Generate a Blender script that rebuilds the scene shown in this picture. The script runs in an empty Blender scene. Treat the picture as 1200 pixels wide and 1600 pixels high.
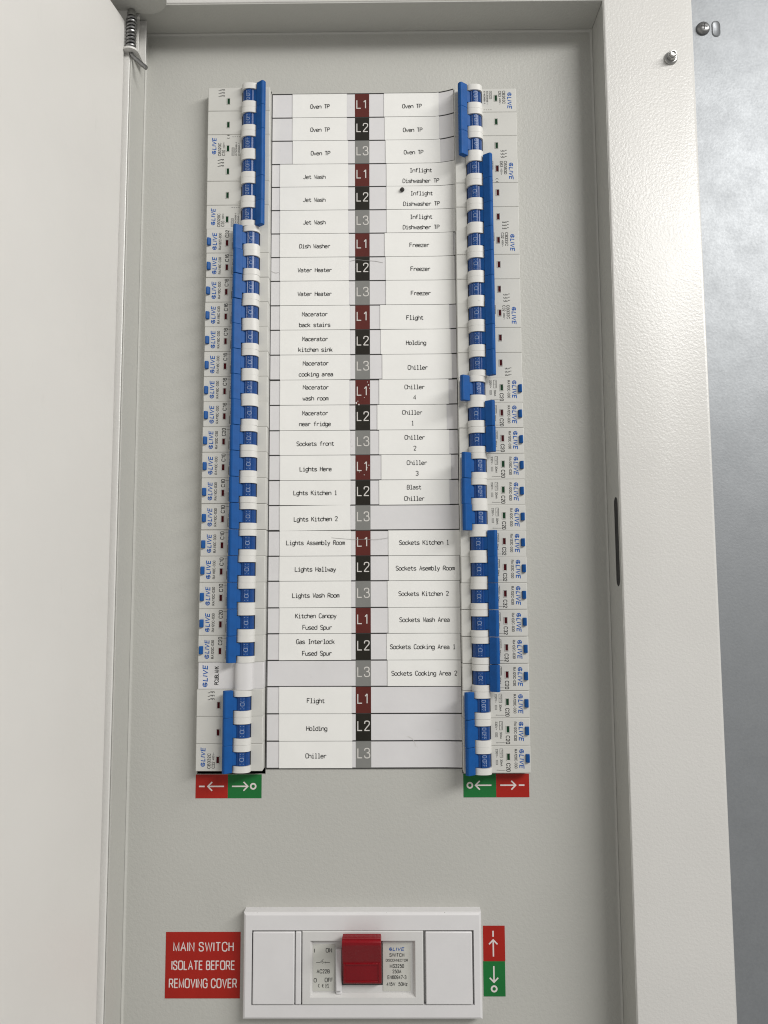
import bpy, bmesh, math, random
from mathutils import Matrix, Vector

# ------------------------------------------------------------------ camera, world, lamp, exposure
scene = bpy.context.scene
COL = scene.collection
MM = 0.001
R = math.radians
random.seed(7)

def set_camera(pos, pitch, yaw, roll):
    cp, sp, cy, sy = math.cos(pitch), math.sin(pitch), math.cos(yaw), math.sin(yaw)
    right = Vector((cy, sy, 0)); f0 = Vector((-sy, cy, 0)); up0 = Vector((0, 0, 1))
    fwd = f0*cp + up0*sp; up = up0*cp - f0*sp
    r2 = right*math.cos(roll) + up*math.sin(roll)
    u2 = up*math.cos(roll) - right*math.sin(roll)
    cam = bpy.data.cameras.new('camera'); o = bpy.data.objects.new('camera', cam); COL.objects.link(o)
    cam.sensor_fit = 'VERTICAL'; cam.sensor_height = 24.0; cam.lens = 18.0
    cam.clip_start = 0.01; cam.clip_end = 20
    m = Matrix((r2, u2, -fwd)).transposed().to_4x4(); m.translation = Vector(pos)*MM
    o.matrix_world = m
    scene.camera = o
set_camera((19.3555, -537.0409, -118.5843), 0.0933, 0.0085, -0.0048)

world = bpy.data.worlds.new('World'); scene.world = world; world.use_nodes = True
bg = world.node_tree.nodes['Background']
bg.inputs['Color'].default_value = (1.0, 0.985, 0.955, 1); bg.inputs['Strength'].default_value = 0.36

def area(name, loc, target, sx, sy, power, color):
    l = bpy.data.lights.new(name, 'AREA'); l.shape = 'RECTANGLE'; l.size = sx; l.size_y = sy
    l.energy = power; l.color = color
    o = bpy.data.objects.new(name, l); COL.objects.link(o); o.location = loc
    d = Vector(target) - Vector(loc); o.rotation_euler = d.to_track_quat('-Z', 'Y').to_euler()
    return o
area('ceiling_lamp', (1.40, -1.40, 1.05), (0.05, 0, -0.1), 1.75, 0.45, 50, (1.0, 0.985, 0.955))

scene.cycles.pixel_filter_type = 'BLACKMAN_HARRIS'; scene.cycles.filter_width = 1.1
vs = scene.view_settings
vs.view_transform = 'Standard'; vs.look = 'None'; vs.exposure = 0.0; vs.gamma = 1.0; vs.use_curve_mapping = False

# ------------------------------------------------------------------ materials
def new_mat(name):
    m = bpy.data.materials.new(name); m.use_nodes = True
    nt = m.node_tree; b = nt.nodes['Principled BSDF']
    return m, nt, b
def tex_coord(nt): return nt.nodes.new('ShaderNodeTexCoord').outputs['Object']
def noise(nt, co, scale, detail=3, rough=0.55):
    n = nt.nodes.new('ShaderNodeTexNoise'); n.inputs['Scale'].default_value = scale
    n.inputs['Detail'].default_value = detail; n.inputs['Roughness'].default_value = rough
    nt.links.new(co, n.inputs['Vector']); return n.outputs['Fac']
def ramp(nt, fac, stops):
    r = nt.nodes.new('ShaderNodeValToRGB'); e = r.color_ramp.elements
    e[0].position, e[0].color = stops[0][0], (*stops[0][1], 1)
    e[1].position, e[1].color = stops[-1][0], (*stops[-1][1], 1)
    for p, c in stops[1:-1]:
        k = e.new(p); k.color = (*c, 1)
    nt.links.new(fac, r.inputs['Fac']); return r.outputs['Color']
def bump(nt, b, h, strength, dist):
    n = nt.nodes.new('ShaderNodeBump'); n.inputs['Strength'].default_value = strength
    n.inputs['Distance'].default_value = dist
    nt.links.new(h, n.inputs['Height']); nt.links.new(n.outputs['Normal'], b.inputs['Normal'])
def sc(c, k): return tuple(min(1, x*k) for x in c)

def plastic(name, col, rough=0.45, var=0.05, spec=0.5, vscale=60, bscale=900, bstr=0.05):
    m, nt, b = new_mat(name); co = tex_coord(nt)
    nt.links.new(ramp(nt, noise(nt, co, vscale, 4), [(0.3, sc(col, 1-var)), (0.7, sc(col, 1+var))]), b.inputs['Base Color'])
    rr = nt.nodes.new('ShaderNodeMapRange'); rr.inputs['To Min'].default_value = rough-0.06; rr.inputs['To Max'].default_value = rough+0.08
    nt.links.new(noise(nt, co, vscale*2.3, 4), rr.inputs['Value']); nt.links.new(rr.outputs['Result'], b.inputs['Roughness'])
    b.inputs['Specular IOR Level'].default_value = spec
    if bstr: bump(nt, b, noise(nt, co, bscale, 2), bstr, 0.0003)
    return m
def powder(name, col, rough, s1, strength, var=0.025):
    m, nt, b = new_mat(name); co = tex_coord(nt)
    c = ramp(nt, noise(nt, co, 9, 5, 0.6), [(0.3, sc(col, 1-var)), (0.7, sc(col, 1+var))])
    mp = nt.nodes.new('ShaderNodeMapping'); mp.inputs['Scale'].default_value = (1.0, 1.0, 0.35); mp.inputs['Rotation'].default_value = (0, 0.5, 0); nt.links.new(co, mp.inputs['Vector'])
    f = ramp(nt, noise(nt, mp.outputs['Vector'], 75, 7, 0.75), [(0.62, (0, 0, 0)), (0.80, (0.30, 0.30, 0.30))])
    x = nt.nodes.new('ShaderNodeMix'); x.data_type = 'RGBA'; x.inputs['B'].default_value = (*sc(col, 0.72), 1)
    nt.links.new(f, x.inputs['Factor']); nt.links.new(c, x.inputs['A']); nt.links.new(x.outputs['Result'], b.inputs['Base Color'])
    rr = nt.nodes.new('ShaderNodeMapRange'); rr.inputs['To Min'].default_value = rough-0.05; rr.inputs['To Max'].default_value = rough+0.10
    nt.links.new(noise(nt, co, 14, 6, 0.65), rr.inputs['Value']); nt.links.new(rr.outputs['Result'], b.inputs['Roughness'])
    mix = nt.nodes.new('ShaderNodeMath'); mix.operation = 'MULTIPLY_ADD'; mix.inputs[1].default_value = 0.55
    nt.links.new(noise(nt, co, s1*2.1, 2), mix.inputs[0]); nt.links.new(noise(nt, co, s1, 2, 0.5), mix.inputs[2])
    bump(nt, b, mix.outputs[0], strength, 0.0006)
    return m
def paper_mat(name, col, var, smudge=None):
    m, nt, b = new_mat(name); co = tex_coord(nt)
    c = ramp(nt, noise(nt, co, 45, 5, 0.6), [(0.3, sc(col, 1-var)), (0.7, sc(col, 1+var))])
    if smudge:
        f = ramp(nt, noise(nt, co, 190, 6, 0.72), [(0.60, (0, 0, 0)), (0.74, (1, 1, 1))])
        g = ramp(nt, noise(nt, co, 17, 3), [(0.53, (0, 0, 0)), (0.66, (1, 1, 1))])
        mu = nt.nodes.new('ShaderNodeMath'); mu.operation = 'MULTIPLY'; nt.links.new(f, mu.inputs[0]); nt.links.new(g, mu.inputs[1])
        m2 = nt.nodes.new('ShaderNodeMath'); m2.operation = 'MULTIPLY'; m2.inputs[1].default_value = smudge; nt.links.new(mu.outputs[0], m2.inputs[0])
        x = nt.nodes.new('ShaderNodeMix'); x.data_type = 'RGBA'; x.inputs['B'].default_value = (0.18, 0.17, 0.16, 1)
        nt.links.new(m2.outputs[0], x.inputs['Factor']); nt.links.new(c, x.inputs['A']); c = x.outputs['Result']
    nt.links.new(c, b.inputs['Base Color'])
    b.inputs['Roughness'].default_value = 0.55; b.inputs['Specular IOR Level'].default_value = 0.3
    bump(nt, b, noise(nt, co, 70, 3), 0.25, 0.0006)
    return m
def galvanised(name):
    m, nt, b = new_mat(name); co = tex_coord(nt)
    a = noise(nt, co, 38, 8, 0.78); s = noise(nt, co, 520, 3, 0.6)
    add = nt.nodes.new('ShaderNodeMath'); add.operation = 'MULTIPLY_ADD'; add.inputs[1].default_value = 0.5
    nt.links.new(s, add.inputs[0]); nt.links.new(a, add.inputs[2])
    nt.links.new(ramp(nt, add.outputs[0], [(0.40, (0.215, 0.226, 0.239)), (0.95, (0.275, 0.288, 0.302))]), b.inputs['Base Color'])
    b.inputs['Metallic'].default_value = 0.55
    nt.links.new(ramp(nt, add.outputs[0], [(0.45, (0.52,)*3), (0.95, (0.45,)*3)]), b.inputs['Roughness'])
    bump(nt, b, noise(nt, co, 520, 4, 0.65), 0.16, 0.0005)
    return m
def metal(name, col, rough):
    m, nt, b = new_mat(name); co = tex_coord(nt)
    nt.links.new(ramp(nt, noise(nt, co, 500, 3), [(0.3, sc(col, 0.85)), (0.7, sc(col, 1.1))]), b.inputs['Base Color'])
    b.inputs['Metallic'].default_value = 1.0; b.inputs['Roughness'].default_value = rough
    return m

M = {
 'frame': powder('frame_paint', (0.60, 0.59, 0.567), 0.27, 560, 0.25),
 'tray': powder('cover_paint', (0.455, 0.452, 0.422), 0.42, 430, 0.30),
 'door': powder('door_paint', (0.655, 0.64, 0.612), 0.38, 300, 0.08),
 'galv': galvanised('galvanised_steel'),
 'steel': metal('zinc_steel', (0.42, 0.42, 0.41), 0.38),
 'dark_steel': metal('dark_steel', (0.28, 0.28, 0.28), 0.35),
 'dark': plastic('painted_recess_shade', (0.02, 0.02, 0.02), 0.6),  # near-black: the shade inside slots and recesses put into the colour
 'body': plastic('breaker_plastic', (0.54, 0.535, 0.505), 0.48, 0.03, 0.3),
 'lobe': plastic('surround_plastic', (0.63, 0.622, 0.595), 0.42, 0.03, 0.35),
 'blank': plastic('blank_plastic', (0.62, 0.61, 0.61), 0.38, 0.03),
 'blue': plastic('blue_plastic', (0.006, 0.075, 0.27), 0.48, 0.10, 0.2, vscale=130),
 'drum': plastic('blue_drum_plastic', (0.006, 0.050, 0.20), 0.28, 0.08, 0.4, vscale=130),
 'logo': plastic('blue_print', (0.008, 0.085, 0.33), 0.6, 0.12, 0.2, vscale=700, bstr=0),
 'ink': plastic('black_print', (0.020, 0.020, 0.020), 0.6, 0.25, 0.2, vscale=700, bstr=0),
 'faint': plastic('grey_print', (0.045, 0.045, 0.045), 0.6, 0.25, 0.2, vscale=700, bstr=0),
 'drumtext': plastic('pale_blue_print', (0.26, 0.33, 0.48), 0.5, 0.2, vscale=700, bstr=0),
 'redflag': plastic('red_indicator', (0.050, 0.003, 0.005), 0.6, 0.2, 0.08),
 'greenflag': plastic('green_indicator', (0.008, 0.038, 0.016), 0.6, 0.2, 0.08),
 'chart': paper_mat('chart_card', (0.655, 0.645, 0.65), 0.025, 0.55),
 'paper': paper_mat('label_paper', (0.78, 0.775, 0.75), 0.02, 0.08),
 'line': plastic('black_rule', (0.022, 0.021, 0.02), 0.6, 0.2, bstr=0),
 'brown': plastic('brown_print', (0.095, 0.018, 0.014), 0.55, 0.10, 0.2),
 'black': plastic('black_tile_print', (0.016, 0.014, 0.010), 0.55, 0.15, 0.2),
 'grey': plastic('grey_tile_print', (0.20, 0.20, 0.19), 0.55, 0.05, 0.2),
 'tiletext': plastic('pale_print', (0.58, 0.56, 0.53), 0.55, 0.08, vscale=300, bstr=0),
 'red': plastic('red_vinyl', (0.33, 0.014, 0.008), 0.45, 0.06, 0.25, bstr=0.03),
 'green': plastic('green_vinyl', (0.010, 0.14, 0.032), 0.45, 0.06, 0.25, bstr=0.03),
 'signtext': plastic('white_vinyl_print', (0.66, 0.60, 0.58), 0.45, 0.04, bstr=0),
 'white': plastic('white_switch_plastic', (0.66, 0.65, 0.655), 0.36, 0.02),
 'white2': plastic('switch_module_plastic', (0.60, 0.595, 0.585), 0.40, 0.02),
 'plate': plastic('rating_plate', (0.52, 0.52, 0.48), 0.45, 0.03),
 'handle_': plastic('red_handle_plastic', (0.21, 0.003, 0.008), 0.26, 0.06, 0.3, bstr=0.02),
 'faint2': plastic('scratch_grey', (0.30, 0.29, 0.28), 0.7, 0.2, 0.2),
 'speck': plastic('dirt', (0.03, 0.028, 0.025), 0.8, 0.3),
 'spatter': plastic('pale_spatter', (0.60, 0.58, 0.55), 0.7, 0.1),
}

M['handle'] = M.pop('handle_'); hb_ = M['handle'].node_tree.nodes['Principled BSDF']
hb_.inputs['Coat Weight'].default_value = 0.0; hb_.inputs['Coat Roughness'].default_value = 0.12

# ------------------------------------------------------------------ mesh helpers (all sizes in millimetres)
class MB:
    def __init__(s): s.v = []; s.f = []
    def add(s, vs, fs):
        n = len(s.v); s.v += vs; s.f += [tuple(i+n for i in f) for f in fs]; return s
    def box(s, x0, x1, y0, y1, z0, z1):
        v = [(x, y, z) for x in (x0, x1) for y in (y0, y1) for z in (z0, z1)]
        return s.add(v, [(0,1,3,2), (4,6,7,5), (0,4,5,1), (2,3,7,6), (0,2,6,4), (1,5,7,3)])
    def prism(s, prof, lo, hi, place):
        """closed profile [(p,q)] swept from lo to hi; place(p,q,t)->xyz"""
        n = len(prof)
        v = [place(p, q, lo) for p, q in prof] + [place(p, q, hi) for p, q in prof]
        f = [(i, (i+1) % n, n+(i+1) % n, n+i) for i in range(n)] + [tuple(range(n-1, -1, -1)), tuple(range(n, 2*n))]
        return s.add(v, f)
    def tube(s, pts, r, seg=10):
        P = [Vector(p) for p in pts]; n = len(P); vs = []; fs = []
        t = (P[1]-P[0]).normalized(); a = t.orthogonal().normalized()
        for i, p in enumerate(P):
            t = (P[min(i+1, n-1)] - P[max(i-1, 0)]).normalized()
            a = (a - t*a.dot(t)).normalized(); b = t.cross(a)
            for k in range(seg):
                w = 2*math.pi*k/seg; q = p + (a*math.cos(w) + b*math.sin(w))*r; vs.append(tuple(q))
        for i in range(n-1):
            for k in range(seg):
                fs.append((i*seg+k, i*seg+(k+1) % seg, (i+1)*seg+(k+1) % seg, (i+1)*seg+k))
        fs += [tuple(range(seg-1, -1, -1)), tuple((n-1)*seg+k for k in range(seg))]
        return s.add(vs, fs)
    def lathe(s, prof, seg=24, c=(0, 0, 0)):
        """prof [(radius, depth)] turned about the y axis, depth outward = -y"""
        vs = []; fs = []
        for r, d in prof:
            for k in range(seg):
                w = 2*math.pi*k/seg; vs.append((c[0]+r*math.cos(w), c[1]-d, c[2]+r*math.sin(w)))
        for i in range(len(prof)-1):
            for k in range(seg):
                fs.append((i*seg+k, i*seg+(k+1) % seg, (i+1)*seg+(k+1) % seg, (i+1)*seg+k))
        fs += [tuple(range(seg)), tuple((len(prof)-1)*seg+k for k in range(seg-1, -1, -1))]
        return s.add(vs, fs)
    def mesh(s, name, mat, bevel=0, seg=2, smooth=None):
        if smooth is None: smooth = 'edges' if bevel else 40
        me = bpy.data.meshes.new(name)
        me.from_pydata([(x*MM, y*MM, z*MM) for x, y, z in s.v], [], s.f)
        bm = bmesh.new(); bm.from_mesh(me)
        bmesh.ops.recalc_face_normals(bm, faces=bm.faces)
        if bevel:
            es = [e for e in bm.edges if len(e.link_faces) == 2 and e.calc_face_angle(0) > R(40)]
            r_ = bmesh.ops.bevel(bm, geom=es, offset=bevel*MM, segments=seg, affect='EDGES', profile=0.5, clamp_overlap=True)
            if smooth == 'edges':
                for f_ in r_['faces']: f_.smooth = True
        bm.to_mesh(me); bm.free()
        me.materials.append(mat)
        if smooth and smooth != 'edges':
            me.polygons.foreach_set('use_smooth', [True]*len(me.polygons)); me.set_sharp_from_angle(angle=R(smooth))
        return me

def link(name, me, parent=None, loc=(0, 0, 0), rot=None):
    o = bpy.data.objects.new(name, me); COL.objects.link(o)
    o.location = Vector(loc)*MM
    if rot: o.rotation_euler = rot
    if parent: o.parent = parent
    return o
def tag(o, label, cat=None, group=None, kind=None):
    o['label'] = label
    if cat: o['category'] = cat
    if group: o['group'] = group
    if kind: o['kind'] = kind
    return o
def thing(name, label, cat, loc=(0, 0, 0), rot=None, group=None):
    return tag(link(name, None, None, loc, rot), label, cat, group)

# ------------------------------------------------------------------ lettering
GL = {'A':'0,0 1.5,6 3,0;.5,2 2.5,2','B':'0,0 0,6 2,6 3,5 3,4 2,3.2 0,3.2;1.9,3.2 3,2.3 3,.9 2,0 0,0','C':'3,5 2.2,6 .8,6 0,5 0,1 .8,0 2.2,0 3,1',
'D':'0,0 0,6 1.8,6 3,4.8 3,1.2 1.8,0 0,0','F':'0,0 0,6 3,6;0,3.2 2.4,3.2','G':'3,5 2.2,6 .8,6 0,5 0,1 .8,0 2.2,0 3,1 3,2.8 1.7,2.8',
'H':'0,0 0,6;3,0 3,6;0,3.2 3,3.2','I':'1.5,0 1.5,6;.5,6 2.5,6;.5,0 2.5,0','J':'2.6,6 2.6,1 2,0 .8,0 0,1','K':'0,0 0,6;3,6 0,2.4;1.1,3.6 3,0',
'L':'0,6 0,0 3,0','M':'0,0 0,6 1.5,2.6 3,6 3,0','O':'1.5,6 .7,6 0,5 0,1 .7,0 2.3,0 3,1 3,5 2.3,6 1.5,6','P':'0,0 0,6 2,6 3,5.2 3,3.8 2,2.9 0,2.9',
'R':'0,0 0,6 2,6 3,5.2 3,3.8 2,2.9 0,2.9;1.6,2.9 3,0','S':'3,5 2.2,6 .8,6 0,5 0,4 .8,3.3 2.2,2.7 3,2 3,1 2.2,0 .8,0 0,1','T':'0,6 3,6;1.5,6 1.5,0',
'W':'0,6 .6,0 1.5,3.4 2.4,0 3,6','a':'.2,3.4 .9,4 2,4 2.7,3.3 2.7,.5 3,0;2.7,2.4 1,2.3 0,1.6 0,.7 .8,0 1.8,0 2.7,.8','b':'0,6 0,0;0,2.8 .9,4 2.1,4 3,3 3,1 2.1,0 .9,0 0,1.2',
'c':'3,3.2 2.2,4 .9,4 0,3 0,1 .9,0 2.2,0 3,.8','d':'3,6 3,0;3,2.8 2.1,4 .9,4 0,3 0,1 .9,0 2.1,0 3,1.2','e':'0,2.1 3,2.1 3,3 2.1,4 .9,4 0,3 0,1 .9,0 2.2,0 3,.7',
'f':'2.8,5.7 2.2,6 1.5,5.8 1.2,5 1.2,0;.2,4 2.6,4','g':'3,4 3,-.8 2.2,-1.7 .8,-1.7 .1,-1;3,2.8 2.1,4 .9,4 0,3 0,1.2 .9,.3 2.1,.3 3,1.4','h':'0,6 0,0;0,2.8 1,4 2.2,4 3,3.2 3,0',
'i':'.6,4 1.6,4 1.6,0;.4,0 2.8,0;1.5,5.3 1.5,6.1','k':'0,6 0,0;2.7,4 0,1.5;1,2.4 2.9,0','l':'.6,6 1.6,6 1.6,0;.4,0 2.8,0',
'm':'0,0 0,4;0,3.2 .7,4 1.2,4 1.5,3.4 1.5,0;1.5,3.2 2.1,4 2.6,4 3,3.4 3,0','n':'0,0 0,4;0,2.8 1,4 2.2,4 3,3.2 3,0','o':'1.5,4 .8,4 0,3 0,1 .8,0 2.2,0 3,1 3,3 2.2,4 1.5,4',
'p':'0,4 0,-1.7;0,2.8 .9,4 2.1,4 3,3 3,1 2.1,0 .9,0 0,1.2','r':'.5,0 .5,4;.5,2.7 1.5,4 2.4,4 3,3.4','s':'2.8,3.3 2.1,4 .8,4 .1,3.4 .1,2.7 .8,2.2 2.2,1.8 2.9,1.2 2.9,.6 2.2,0 .8,0 0,.7',
't':'1.2,5.4 1.2,1 1.7,0 2.4,0 2.9,.6;.1,4 2.7,4','u':'0,4 0,1 .8,0 1.9,0 3,1.2;3,4 3,0','v':'0,4 1.5,0 3,4','w':'0,4 .7,0 1.5,3 2.3,0 3,4','y':'0,4 1.6,.2;3,4 1,-1.7 .2,-1.7',
'z':'0,4 3,4 0,0 3,0','1':'.6,5 1.6,6 1.6,0;.6,0 2.6,0','2':'0,4.8 .6,6 2.4,6 3,5 3,4 0,0 3,0','3':'0,5.2 .8,6 2.2,6 3,5.1 3,4.1 2.2,3.2 1.2,3.2;2.1,3.2 3,2.3 3,.9 2.2,0 .8,0 0,.8','4':'2.3,0 2.3,6 0,1.8 3,1.8'}
SHARP = set('AFHIKLMTWvwkzil14')
def chaikin(p):
    q = [p[0]]
    for a, b in zip(p, p[1:]):
        q += [(a[0]*.75+b[0]*.25, a[1]*.75+b[1]*.25), (a[0]*.25+b[0]*.75, a[1]*.25+b[1]*.75)]
    return q[:1] + q[1:] + [p[-1]]
def ribbon(mb, pts, w, y, place):
    """flat stroke of width w along pts (2D), at depth y"""
    n = len(pts); L = []; Rr = []
    for i in range(n):
        dirs = []
        if i: dirs.append((pts[i][0]-pts[i-1][0], pts[i][1]-pts[i-1][1]))
        if i < n-1: dirs.append((pts[i+1][0]-pts[i][0], pts[i+1][1]-pts[i][1]))
        ns = []
        for dx, dz in dirs:
            l = math.hypot(dx, dz) or 1e-6; ns.append((-dz/l, dx/l))
        nx = sum(a for a, _ in ns)/len(ns); nz = sum(b for _, b in ns)/len(ns)
        l = math.hypot(nx, nz)
        if l < 0.05: nx, nz = ns[0]; l = 1.0
        k = min(1/l, 1.9)/l*w/2; nx, nz = nx*k, nz*k
        L.append(place(pts[i][0]+nx, y, pts[i][1]+nz)); Rr.append(place(pts[i][0]-nx, y, pts[i][1]-nz))
    mb.add(L+Rr, [(i, i+1, n+i+1, n+i) for i in range(n-1)])
def mono_text(mb, s, cx, cz, y, unit=0.5, adv=2.05, w=0.40, ux=0.56, place=None, rot=0.0):
    x0 = cx - (len(s)*adv - (adv-3*ux))/2; z0 = cz - 3*unit
    if place is None: place = lambda x, yy, z: (x, yy, z)
    ca, sa = math.cos(rot), math.sin(rot)
    def pl(x, yy, z):
        dx, dz = x-cx, z-cz
        return place(cx+dx*ca-dz*sa, yy, cz+dx*sa+dz*ca)
    for i, ch in enumerate(s):
        if ch == ' ': continue
        for j, st in enumerate(GL[ch].split(';')):
            p = [tuple(float(q) for q in t.split(',')) for t in st.split()]
            if ch not in SHARP and len(p) > 2: p = chaikin(p)
            ribbon(mb, [(x0+i*adv+a*ux, z0+b*unit) for a, b in p], w, y-0.012*j, pl)

# proportional sans drawn with strokes: width, strokes ('~' marks a curved one); cap height 6
GS = {'A':(4.6,'0,0 2.3,6 4.6,0;.85,2.1 3.75,2.1'),'B':(3.9,'0,0 0,6;~0,6 2.4,6 3.6,5.7 3.6,3.5 2.4,3.2 0,3.2;~0,3.2 2.4,3.2 3.9,2.9 3.9,.3 2.4,0 0,0'),
'C':(4.4,'~4.4,4.4 3.9,6.05 1.9,6.2 0,5.4 0,.6 1.9,-.2 3.9,-.05 4.4,1.7'),'D':(4.2,'0,0 0,6;~0,6 2.2,6 4.2,5.6 4.2,.4 2.2,0 0,0'),'E':(3.6,'3.6,0 0,0 0,6 3.6,6;0,3.15 3.3,3.15'),
'F':(3.4,'0,0 0,6 3.4,6;0,3.1 3,3.1'),'G':(4.6,'~4.4,4.5 3.9,6.05 1.9,6.2 0,5.4 0,.6 1.9,-.2 3.9,-.1 4.6,1;4.6,.8 4.6,2.9 2.6,2.9'),'H':(4,'0,0 0,6;4,0 4,6;0,3.15 4,3.15'),
'I':(0.01,'0,0 0,6'),'K':(4.1,'0,0 0,6;3.9,6 0,2.2;1.4,3.6 4.1,0'),'L':(3.3,'0,6 0,0 3.3,0'),'M':(4.8,'0,0 0,6 2.4,.4 4.8,6 4.8,0'),'N':(4,'0,0 0,6 4,0 4,6'),
'O':(4.8,'~2.4,6.05 .5,6.05 0,4.4 0,1.6 .5,-.05 4.3,-.05 4.8,1.6 4.8,4.4 4.3,6.05 2.4,6.05'),'P':(3.8,'0,0 0,6;~0,6 2.4,6 3.8,5.7 3.8,3 2.4,2.7 0,2.7'),
'R':(4.2,'0,0 0,6;~0,6 2.5,6 3.9,5.7 3.9,3.1 2.5,2.8 0,2.8;2.3,2.8 4.2,0'),'S':(4,'~3.8,4.4 3.6,5.9 2,6.1 .2,5.8 .1,3.8 2,3.2 3.9,2.6 4,.3 2,-.1 .3,.1 0,1.8'),'T':(4.2,'0,6 4.2,6;2.1,6 2.1,0'),
'U':(4,'~0,6 0,3 0,0 2,-.1 4,0 4,3 4,6'),'V':(4.4,'0,6 2.2,0 4.4,6'),'W':(6.2,'0,6 1.5,0 3.1,5.8 4.7,0 6.2,6'),'m':(4.6,'0,0 0,4.3;~0,2.8 .4,4.3 2.3,4.6 2.3,2.6 2.3,0;~2.3,2.8 2.7,4.3 4.6,4.6 4.6,2.6 4.6,0'),
'z':(3,'0,4.2 3,4.2 0,0 3,0'),'0':(3.4,'~1.7,6.05 .3,6.05 0,4.4 0,1.6 .3,-.05 3.1,-.05 3.4,1.6 3.4,4.4 3.1,6.05 1.7,6.05'),'1':(1.8,'.1,4.6 1.7,6;1.8,6.1 1.8,0'),
'2':(3.4,'~.1,4.3 .3,6.1 3.1,6.1 3.4,4 1.4,2 0,0;0,0 3.4,0'),'3':(3.4,'~.1,4.6 .3,6.05 3.1,6.1 3.2,3.5 1.4,3.2;~1.4,3.2 3.3,3.1 3.6,.1 .4,-.2 0,1.5'),'4':(3.6,'2.7,0 2.7,6 0,1.6 3.6,1.6'),
'5':(3.4,'3.1,6 .7,6 .3,3;~.3,3 1.2,4.2 3.4,4 3.5,.2 .5,-.3 0,1.4'),'6':(3.4,'~3.2,4.7 2.8,6.1 .4,6.2 0,3.4 .1,0 3.3,-.2 3.5,3.7 .5,4 .05,2'),'7':(3.4,'0,6 3.4,6 1.2,0'),
'8':(3.4,'~1.7,6.05 .3,6.05 .1,3.2 3.3,3.2 3.1,6.05 1.7,6.05;~1.7,3.2 0,3.2 -.1,-.05 3.5,-.05 3.4,3.2 1.7,3.2'),'9':(3.4,'~.2,1.3 .6,-.1 3,-.2 3.4,2.6 3.3,6 .1,6.2 -.1,2.3 2.9,2 3.35,4'),
'-':(2,'0,2.3 2,2.3'),'~':(3.2,'~0,2.4 .8,3.6 2.2,1.8 3.2,3'),'·':(.6,'0,3 .6,3'),' ':(1.2,'')}
def text2d(mb, s, cx, cz, h, y, place=None, width=None, bold=0.0, shear=0.0, align='C', weight=0.125):
    """string with cap height h (mm) centred at (cx,cz) on the plane y; width squeezes it"""
    pos = []; x = 0
    for ch in s: pos.append(x); x += GS[ch][0] + 1.85
    tot = x - 1.85; k = h/6; w = h*(weight+bold)
    kx = k if not width else (width-w)/max(tot, 0.01) if tot > 0.1 else k
    ox = {'C': tot/2, 'L': 0, 'R': tot}[align]
    pl0 = place or (lambda X, yy, Z: (X, yy, Z))
    pl = (lambda X, yy, Z: pl0(X + shear*(Z-cz), yy, Z)) if shear else pl0
    for ch, px in zip(s, pos):
        for j, st in enumerate(q for q in GS[ch][1].split(';') if q):
            cv = st[0] == '~'; p = [tuple(float(q) for q in t.split(',')) for t in st.lstrip('~').split()]
            if cv:
                p = chaikin(chaikin(p)) if h > 1.7 else chaikin(p)
            ribbon(mb, [(cx+(px+a-ox)*kx, cz+(b-3)*k) for a, b in p], w, y-0.012*j, pl)
def rect(mb, x0, x1, z0, z1, y, place=None):
    if place is None: place = lambda x, yy, z: (x, yy, z)
    mb.add([place(x0, y, z0), place(x1, y, z0), place(x1, y, z1), place(x0, y, z1)], [(0, 1, 2, 3)])
def ring2d(mb, cx, cz, r0, r1, y, a0=0, a1=360, seg=24, place=None):
    if place is None: place = lambda x, yy, z: (x, yy, z)
    n = seg+1; A = [R(a0+(a1-a0)*i/seg) for i in range(n)]
    mb.add([place(cx+r0*math.cos(a), y, cz+r0*math.sin(a)) for a in A] + [place(cx+r1*math.cos(a), y, cz+r1*math.sin(a)) for a in A],
           [(i, i+1, n+i+1, n+i) for i in range(seg)])
def logo(mb, cx, cz, L, h, y, place=None):
    """round emblem followed by four wide slanted capitals, total length L, height h"""
    r = h*0.56; ex = cx - L/2 + r
    ring2d(mb, ex, cz, r*0.66, r, y, 30, 330, place=place)
    ribbon(mb, [(ex+r*0.85, cz-r*0.15), (ex-r*0.45, cz-r*0.15), (ex+r*0.25, cz+r*0.75), (ex+r*0.25, cz-r*0.8)], r*0.34, y-0.015, place or (lambda x, yy, z: (x, yy, z)))
    text2d(mb, 'LIVE', ex+r*1.25+(L-2.25*r)/2, cz, h, y, place, width=L-2.25*r-h*0.12, bold=0.085, shear=0.15)

# ------------------------------------------------------------------ the setting: galvanised sheet behind the board
wb = MB(); wb.box(-420, 620, 60, 63, -620, 620)
wall = link('wall', wb.mesh('wall', M['galv'])); wall['kind'] = 'structure'
tag(wall, 'galvanised steel sheet wall behind the grey electrical enclosure')

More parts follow.
